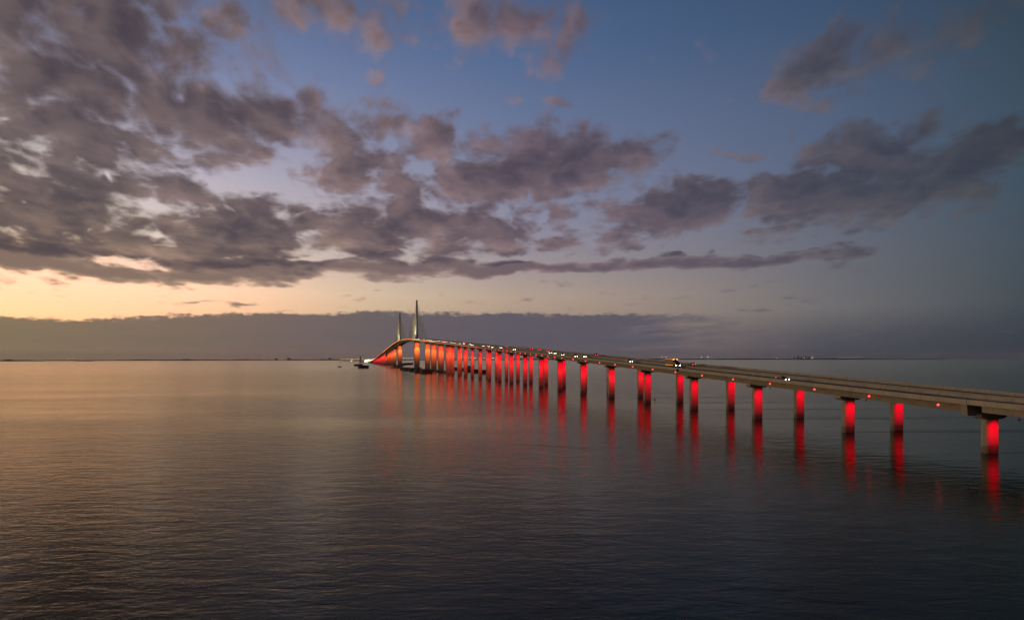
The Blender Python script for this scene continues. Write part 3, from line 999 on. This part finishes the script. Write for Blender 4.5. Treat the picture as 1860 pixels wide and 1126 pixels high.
dolphin(by(651, twr_y), twr_y, 12.0, 5.6, "dark dolphin carrying a lattice light tower, farther of the left pair", "pair of dolphins left of the bridge")
G3 = "low dark dolphins round the far pylon"
for px, y, r, h, lab in [(739, 2080, 8.5, 6.5, "low dark dolphin between the two pylons, right of the far pier"),
                         (746, 2160, 8.5, 6.5, "low dark dolphin between the two pylons, rightmost of the far ones"),
                         (733, 2000, 8.5, 6.5, "low dark dolphin just right of the far pylon pier"),
                         (690, 2500, 12.0, 5.0, "low dark dolphin at the foot of the farthest red piers"),
                         (704, 2150, 11.0, 5.0, "low dark dolphin before the orange piers left of the far pylon"),
                         (716, 1850, 10.0, 3.2, "low dark dolphin nearest the far pylon on its left")]:
    dolphin(by(px, y), y, r, h, lab, G3)

# lattice light tower on the far left dolphin
x0, y0 = by(654.6, twr_y), twr_y
tw = thing("light_tower", "slim dark lattice light tower standing on a dolphin left of the bridge", "tower", (x0, y0, 5.7 + drop(x0, y0)))
H = 21.0
for sx in (-1, 1):
    for sy in (-1, 1):
        MB().tube((sx * 2.3, sy * 2.3, 0), (sx * 1.1, sy * 1.1, H), 0.32, 0.22, 6).build("leg", M_STEEL, tw)
mb = MB()
for i in range(4):
    z0, z1 = H * i / 4, H * (i + 1) / 4
    for sx, sy, tx, ty in ((-1, -1, 1, -1), (1, -1, 1, 1), (1, 1, -1, 1), (-1, 1, -1, -1)):
        w0, w1 = 2.3 - 1.2 * i / 4, 2.3 - 1.2 * (i + 1) / 4
        mb.tube((sx * w0, sy * w0, z0), (tx * w1, ty * w1, z1), 0.13, n=5)
        mb.tube((tx * w0, ty * w0, z0), (sx * w1, sy * w1, z1), 0.13, n=5)
        mb.tube((sx * w1, sy * w1, z1), (tx * w1, ty * w1, z1), 0.13, n=5)
mb.build("bracing", M_STEEL, tw)
mb = MB()
mb.box((0, 0, H + 0.3), (5.2, 5.2, 0.5), None, 0.05)
mb.build("platform", M_STEEL, tw)
MB().tube((0, 0, H + 0.5), (0, 0, H + 6), 0.3, 0.1, 6).build("lantern_pole", M_STEEL, tw)

# sailing boat at anchor, sails down
bx, byy = by(617, 1560), 1560
bt = thing("sailboat", "small dark sailboat with a bare mast anchored left of the bridge", "sailboat", (bx, byy, drop(bx, byy)), rad(8))
rings = []
for t in [i / 8 for i in range(9)]:
    xx = -5.0 + 10.4 * t
    w_ = 1.65 * math.sin(math.pi * min(1, 0.28 + 0.72 * t)) ** 0.7 if t < 1 else 0.05
    w_ = max(w_, 0.05)
    zt_ = 1.25 + 0.5 * t * t
    rings.append([(xx, -w_, zt_), (xx, -w_ * 0.8, 0.3), (xx, 0, -0.5), (xx, w_ * 0.8, 0.3), (xx, w_, zt_)])
M_HULL = plain("boat_hull", (0.16, 0.16, 0.17), 0.4); M_BOATW = plain("boat_white", (0.6, 0.58, 0.55), 0.5)
MB().quad_strip(rings).build("hull", M_HULL, bt)
mb = MB(); mb.box((-0.6, 0, 1.85), (4.2, 2.0, 0.95), None, 0.18); mb.build("cabin", M_BOATW, bt)
mb = MB(); mb.box((-3.2, 0, 2.9), (2.6, 2.1, 0.12), None, 0.03); mb.build("bimini", M_HULL, bt)
MB().tube((0.9, 0, 1.2), (0.9, 0, 13.6), 0.2, 0.13, 6).build("mast", M_GREY, bt)
MB().tube((0.9, 0, 2.7), (-3.6, 0, 2.9), 0.16, 0.14, 6).build("boom", M_BOATW, bt)

# navigation buoy to the right, between the piers
nb_ = thing("buoy", "tiny dark buoy floating on the grey water between the lit piers", "buoy", (by(1189, 325), 325, 0))
MB().lathe((0, 0, 0), [(0.25, -0.4), (0.35, 0.0), (0.33, 0.3), (0.12, 0.55), (0.06, 0.8)], 12).build("float", M_STEEL, nb_)

# ---- far shore
M_TREE = plain("mangrove", (0.045, 0.05, 0.035), 0.95, 0, 0.5, 0.05)
M_LAND = plain("shore_ground", (0.10, 0.09, 0.075), 0.95, 0, 0.3, 0.01)
def land(px0, px1, y0, depth, h):
    """flat ground at the water's edge"""
    mb = MB()
    n = 24
    rng = random.Random(int(px0 * 7 + y0))
    top, bot = [], []
    pts = []
    for i in range(n + 1):
        px = px0 + (px1 - px0) * i / n
        e = min(1, 4 * min(i, n - i) / n + 0.05)
        yy = y0 + rng.uniform(-30, 30)
        pts.append((px, yy, yy + depth * e))
    for px, a, b in pts:
        xa, xb = by(px, a), by(px, b)
        top.append([(xa, a, drop(xa, a) - 1), (xa, a, drop(xa, a) + h * 0.6), (xb, b, drop(xb, b) + h), (xb, b, drop(xb, b) - 1)])
    mb.quad_strip(top)
    o = mb.build("island", M_LAND)
    tag(o, kind='structure')
def wood(px0, px1, y0, depth, hmin, hmax, seed, cell=None):
    """a belt of mangroves and pines too far off to count: many rough crowns in one mass"""
    rng = random.Random(seed)
    mb = MB()
    x0, x1 = by(px0, y0), by(px1, y0)
    base = bpy.data.meshes.new("tmp")
    b2 = bmesh.new(); bmesh.ops.create_icosphere(b2, subdivisions=1, radius=1.0)
    for v in b2.verts:
        v.co *= rng.uniform(0.75, 1.2)
    b2.to_mesh(base); b2.free()
    n = int(abs(x1 - x0) / (cell or 14)) + 4
    hh = 0.5
    for i in range(n):
        hh = max(0.0, min(1.0, hh + rng.uniform(-0.22, 0.22)))
        e = min(1.0, 0.35 + 6.0 * min(i, n - i) / n)
        h = (hmin + (hmax - hmin) * hh) * e * rng.uniform(0.85, 1.12)
        y = y0 + rng.uniform(0.1, 1) * depth
        x = by(px0 + (px1 - px0) * (i + rng.uniform(-0.4, 0.4)) / n, y)
        c0 = len(mb.bm.verts)
        mb.bm.from_mesh(base)
        mb.bm.verts.ensure_lookup_table()
        rw = rng.uniform(0.8, 1.6) * max(12, (cell or 14) * 1.1)
        a = rng.uniform(0, 6.28)
        for v in mb.bm.verts[c0:]:
            q = Matrix.Rotation(a, 3, 'Z') @ v.co
            v.co = Vector((x + q.x * rw, y + q.y * rw, drop(x, y) + h * 0.52 + q.z * h * 0.52))
    bpy.data.meshes.remove(base)
    o = mb.build("wood", M_TREE)
    tag(o, kind='stuff')
for px0, px1, y0, dp, h0, h1, sd_ in [(-150, 82, 8200, 700, 11, 17, 1), (138, 172, 8000, 350, 7, 10, 2), (60, 520, 13200, 900, 15, 26, 3), (515, 690, 10500, 800, 13, 21, 4),
                                  (690, 1130, 11800, 800, 16, 24, 5), (1110, 1610, 12600, 900, 17, 26, 6), (1590, 1720, 14800, 500, 14, 22, 7)]:
    land(px0, px1, y0, dp, 1.2)
    wood(px0, px1, y0 + 60, dp * 0.7, h0, h1, sd_, 26 if y0 > 9000 else 15)

# rise with taller trees at the far left, hotels and blocks along the left and middle shore
M_BLD = plain("far_building", (0.40, 0.39, 0.39), 0.8, 0, 0.15, 0.05)
def building(px, y, w_, h, label, lit=False, group=None, d_=25):
    x = by(px, y)
    root = thing("building", label, "building", (x, y, drop(x, y) + 1), 0, group)
    MB().box((0, 0, h / 2), (w_, d_, h), None, 0.3).build("wall", M_BLD, root)
    MB().box((w_ * 0.1, 0, h + 1.5), (w_ * 0.45, d_ * 0.5, 3.0), None, 0.2).build("roof_house", M_BLD, root)
    mb = MB()
    for k in range(max(1, int(h // 9))):
        mb.box((0, -d_ / 2 - 0.05, 4 + k * 9), (w_ * 0.84, 0.2, 2.2))
    mb.build("windows", E_WIN if lit else M_GLASS, root)
for px, w_, h, lab in [(1411, 40, 52, "low pale block alone left of the distant skyline"), (1431, 30, 62, "slim tower block just left of the distant skyline"),
                   (1449, 42, 96, "tallest left tower of the distant city skyline"), (1455, 30, 64, "middle height block second from the left in the skyline"),
                   (1462, 40, 92, "tall tower in the middle of the distant skyline"), (1468, 34, 70, "grey block right of the skyline's middle tower"),
                   (1475, 55, 88, "broad tower with a lit top at the right of the skyline"), (1442, 36, 58, "low grey block at the left foot of the skyline")]:
    building(px, 13600, w_ * 0.85, h * 0.78, lab, px in (1411, 1475), "towers of the distant city skyline", 40)
for px, y, w_, h, lab in [(502, 12800, 50, 36, "squat block above the shore trees, leftmost of three"), (525, 12600, 70, 40, "wide squat block above the shore trees, middle of three"),
                       (599, 11000, 40, 36, "narrow block above the shore trees near the fishing pier"), (338, 13500, 160, 30, "long low dark building on the left shore"),
                       (15, 8600, 110, 22, "low broad dark building on the far left island")]:
    building(px, y, w_, h, lab)

# ---- shore lamps
M_POLE = M_STEEL
def lamp_proto(name, h, r, glow):
    root = thing(name, "x", "lamp")
    MB().tube((0, 0, 0), (0, 0, h), 0.25, 0.12, 6).build("pole", M_POLE, root)
    MB().ball((0, 0, h), r, 8, 5).build("lamp_head", glow, root, True)
    return root
def place_lamps(spec, name, h, r, glow, labels, group):
    first = None
    for i, (px, y) in enumerate(spec):
        o = lamp_proto(name, h, r, glow) if first is None else copy_tree(first)
        first = first or o
        x = by(px, y)
        o.location = (x, y, drop(x, y) + 1.0)
        tag(o, labels[i] if isinstance(labels, list) else labels % ordinal(i + 1), "lamp", group)
        o.name = name
shore = [(733, 11500), (738.5, 11500), (743.5, 11500), (749, 11500), (851, 11500), (862, 11500), (864.7, 11500), (879.5, 11500), (894, 11500), (896.5, 11500)]
place_lamps(shore, "shore_lamp", 34, 4.0, E_LAMP, "yellow lamp on the far shore seen between the bridge piers, %s from the left", "lamps on the shore behind the bridge")
place_lamps([(933, 11500), (943, 11500), (946, 11500), (948.6, 11500)], "shore_lamp", 60, 3.2, E_LAMP, "small lamp high on the shore under the deck, %s from the left", "lamps on the shore under the deck")
place_lamps([(1202, 12400), (1209.5, 12400), (1274, 12400), (1285.7, 12400)], "shore_lamp", 52, 4.2, E_LAMP,
            ["pale lamp on the horizon above the truck, left of the two", "pale lamp on the horizon above the truck, right of the two",
             "yellow lamp on the horizon right of the truck, left of the two", "yellow lamp on the horizon right of the truck, right of the two"], "lamps above the deck on the horizon")
place_lamps([(1410, 12000), (1432, 12000), (1461, 12000), (1474, 12000), (1523, 12000), (1605, 12000)], "shore_lamp", 30, 2.8, E_LAMP,
            ["tiny lamp left of the distant skyline", "tiny lamp under the left end of the skyline", "tiny white lamp under the middle of the skyline", "warm lamp at the right end of the skyline",
             "tiny lamp on the dark shore right of the skyline", "greenish lamp at the right end of the far shore"], "lamps by the distant skyline")
place_lamps([(124, 8000), (132, 8000), (148, 7900)], "shore_lamp", 26, 2.0, E_LAMP,
            ["faint lamp left of the small left island", "faint middle lamp left of the small left island", "bright warm lamp on the small left island"], "lamps on the left islands")

# ---- old fishing pier with its row of lamps
FY = 4300
fx0, fx1 = by(618, FY), by(678, FY + 150)
fp = thing("fishing_pier", "long low dark fishing pier under a row of white lamps left of the bridge", "pier", (fx0, FY, drop(fx0, FY)))
Lp = fx1 - fx0
mb = MB(); mb.box((Lp / 2, 75, 5.0), (Lp, 9, 1.2), Matrix.Translation((Lp / 2, 75, 0)) @ Matrix.Rotation(math.atan2(150, Lp), 4, 'Z') @ Matrix.Translation((-Lp / 2, -75, 0)), 0.1)
mb.build("deck", M_DOLPH, fp)
def fpt(t):
    return Vector((Lp * t, 150 * t, 0))
for i in range(17):
    q = fpt((i + 0.2) / 17)
    MB().box((q.x, q.y, 1.0), (1.4, 8, 7.2)).build("pile_bent", M_DOLPH, fp)
mb = MB()
for dy in (-4.2, 4.2):
    mb.tube(fpt(0) + Vector((0, dy, 6.7)), fpt(1) + Vector((0, dy, 6.7)), 0.12, n=5)
rl = mb
rl.build("railing", M_STEEL, fp)
fl = []
for i, px in enumerate([619.5, 622.2, 627, 628.2, 631, 633, 636.2, 638, 640.3, 642.6, 644.8, 646.8, 650, 652, 655.5, 658.5, 660]):
    t = (px - 618) / 60.0
    q = fpt(t)
    fl.append((px, FY + q.y))
first = None
for i, (px, y) in enumerate(fl):
    o = lamp_proto("pier_lamp", 11.5, 1.1, E_LAMPW if i % 3 else E_LAMP) if i < 1 else copy_tree(first)
    first = first or o
    x = by(px, y)
    o.location = (x, y, 5.6 + drop(x, y))
    tag(o, "white lamp post on the old fishing pier, %s from the left" % ordinal(i + 1), "lamp", "lamp posts on the old fishing pier")
# bait house half way along
q = fpt(0.335)
bh = thing("bait_house", "small lit hut on the old fishing pier", "hut", (fx0 + q.x, FY + q.y, 5.6 + drop(fx0, FY)))
MB().box((0, 0, 1.6), (13, 6, 3.2), None, 0.05).build("wall", M_BLD, bh)
MB().quad_strip([[(x, -3.8, 3.2), (x, 0, 5.2), (x, 3.8, 3.2)] for x in (-7.2, 7.2)]).build("roof", M_DOLPH, bh)
mb = MB(); mb.box((0, -3.06, 1.7), (8.5, 0.1, 1.8)); mb.build("window", emit("hut_light", (1, .75, .45), 6.0), bh)

# ---- causeway island at the far end of the bridge, with its floodlit rest area
CY = 3050
land(655, 684, CY + 500, 500, 3.0)
land(669, 688, CY - 60, 420, 3.0)
wood(668, 700, CY + 420, 200, 5, 9, 31, 10)
rest = [(662.6, 3650), (664.2, 3600), (665.8, 3660), (667.5, 3580), (669.2, 3640), (670.8, 3560), (672.5, 3620), (674.3, 3540), (676.5, 3600), (679, 3700)]
first = None
for i, (px, y) in enumerate(rest):
    if first is None:
        first = lamp_proto("floodlight_mast", 11, 1.0, E_LAMPW); o = first
    else:
        o = copy_tree(first)
    x = by(px, y)
    o.location = (x, y, (2.5, 6, 2, 5, 9, 3, 6, 2, 8, 14)[i] * 0.6 + drop(x, y))
    tag(o, "dazzling floodlight mast at the far end of the bridge, %s from the left" % ordinal(i + 1), "lamp", "floodlight masts of the rest area")
rb = thing("rest_area_building", "low lit building among floodlights at the far end of the bridge", "building", (by(668, 3700), 3700, 2 + drop(0, 3700)))
MB().box((0, 0, 3), (40, 14, 6), None, 0.1).build("wall", M_BLD, rb)
MB().quad_strip([[(x, -9, 6.0), (x, 0, 9.5), (x, 9, 6.0)] for x in (-22, 22)]).build("roof", M_DOLPH, rb)
mb = MB(); mb.box((0, -7.1, 2.6), (34, 0.2, 3.0)); mb.build("window", emit("rest_light", (1, .8, .5), 8.0), rb)

# ------------------------------------------------------------------ haze
hz = MB().box((0, 0, 58.0), (41000, 41000, 184)).build("haze", None)
hm = bpy.data.materials.new("haze")
hm.use_nodes = True
ht = hm.node_tree
ht.nodes.clear()
hb = NB(ht)
pv = hb.node('ShaderNodeVolumePrincipled')
pv.inputs['Color'].default_value = (0.9, 0.92, 1.0, 1)
pv.inputs['Density'].default_value = 2.0e-5
ho = hb.node('ShaderNodeOutputMaterial')
ht.links.new(pv.outputs[0], ho.inputs['Volume'])
hz.data.materials.append(hm)
tag(hz, kind='stuff')
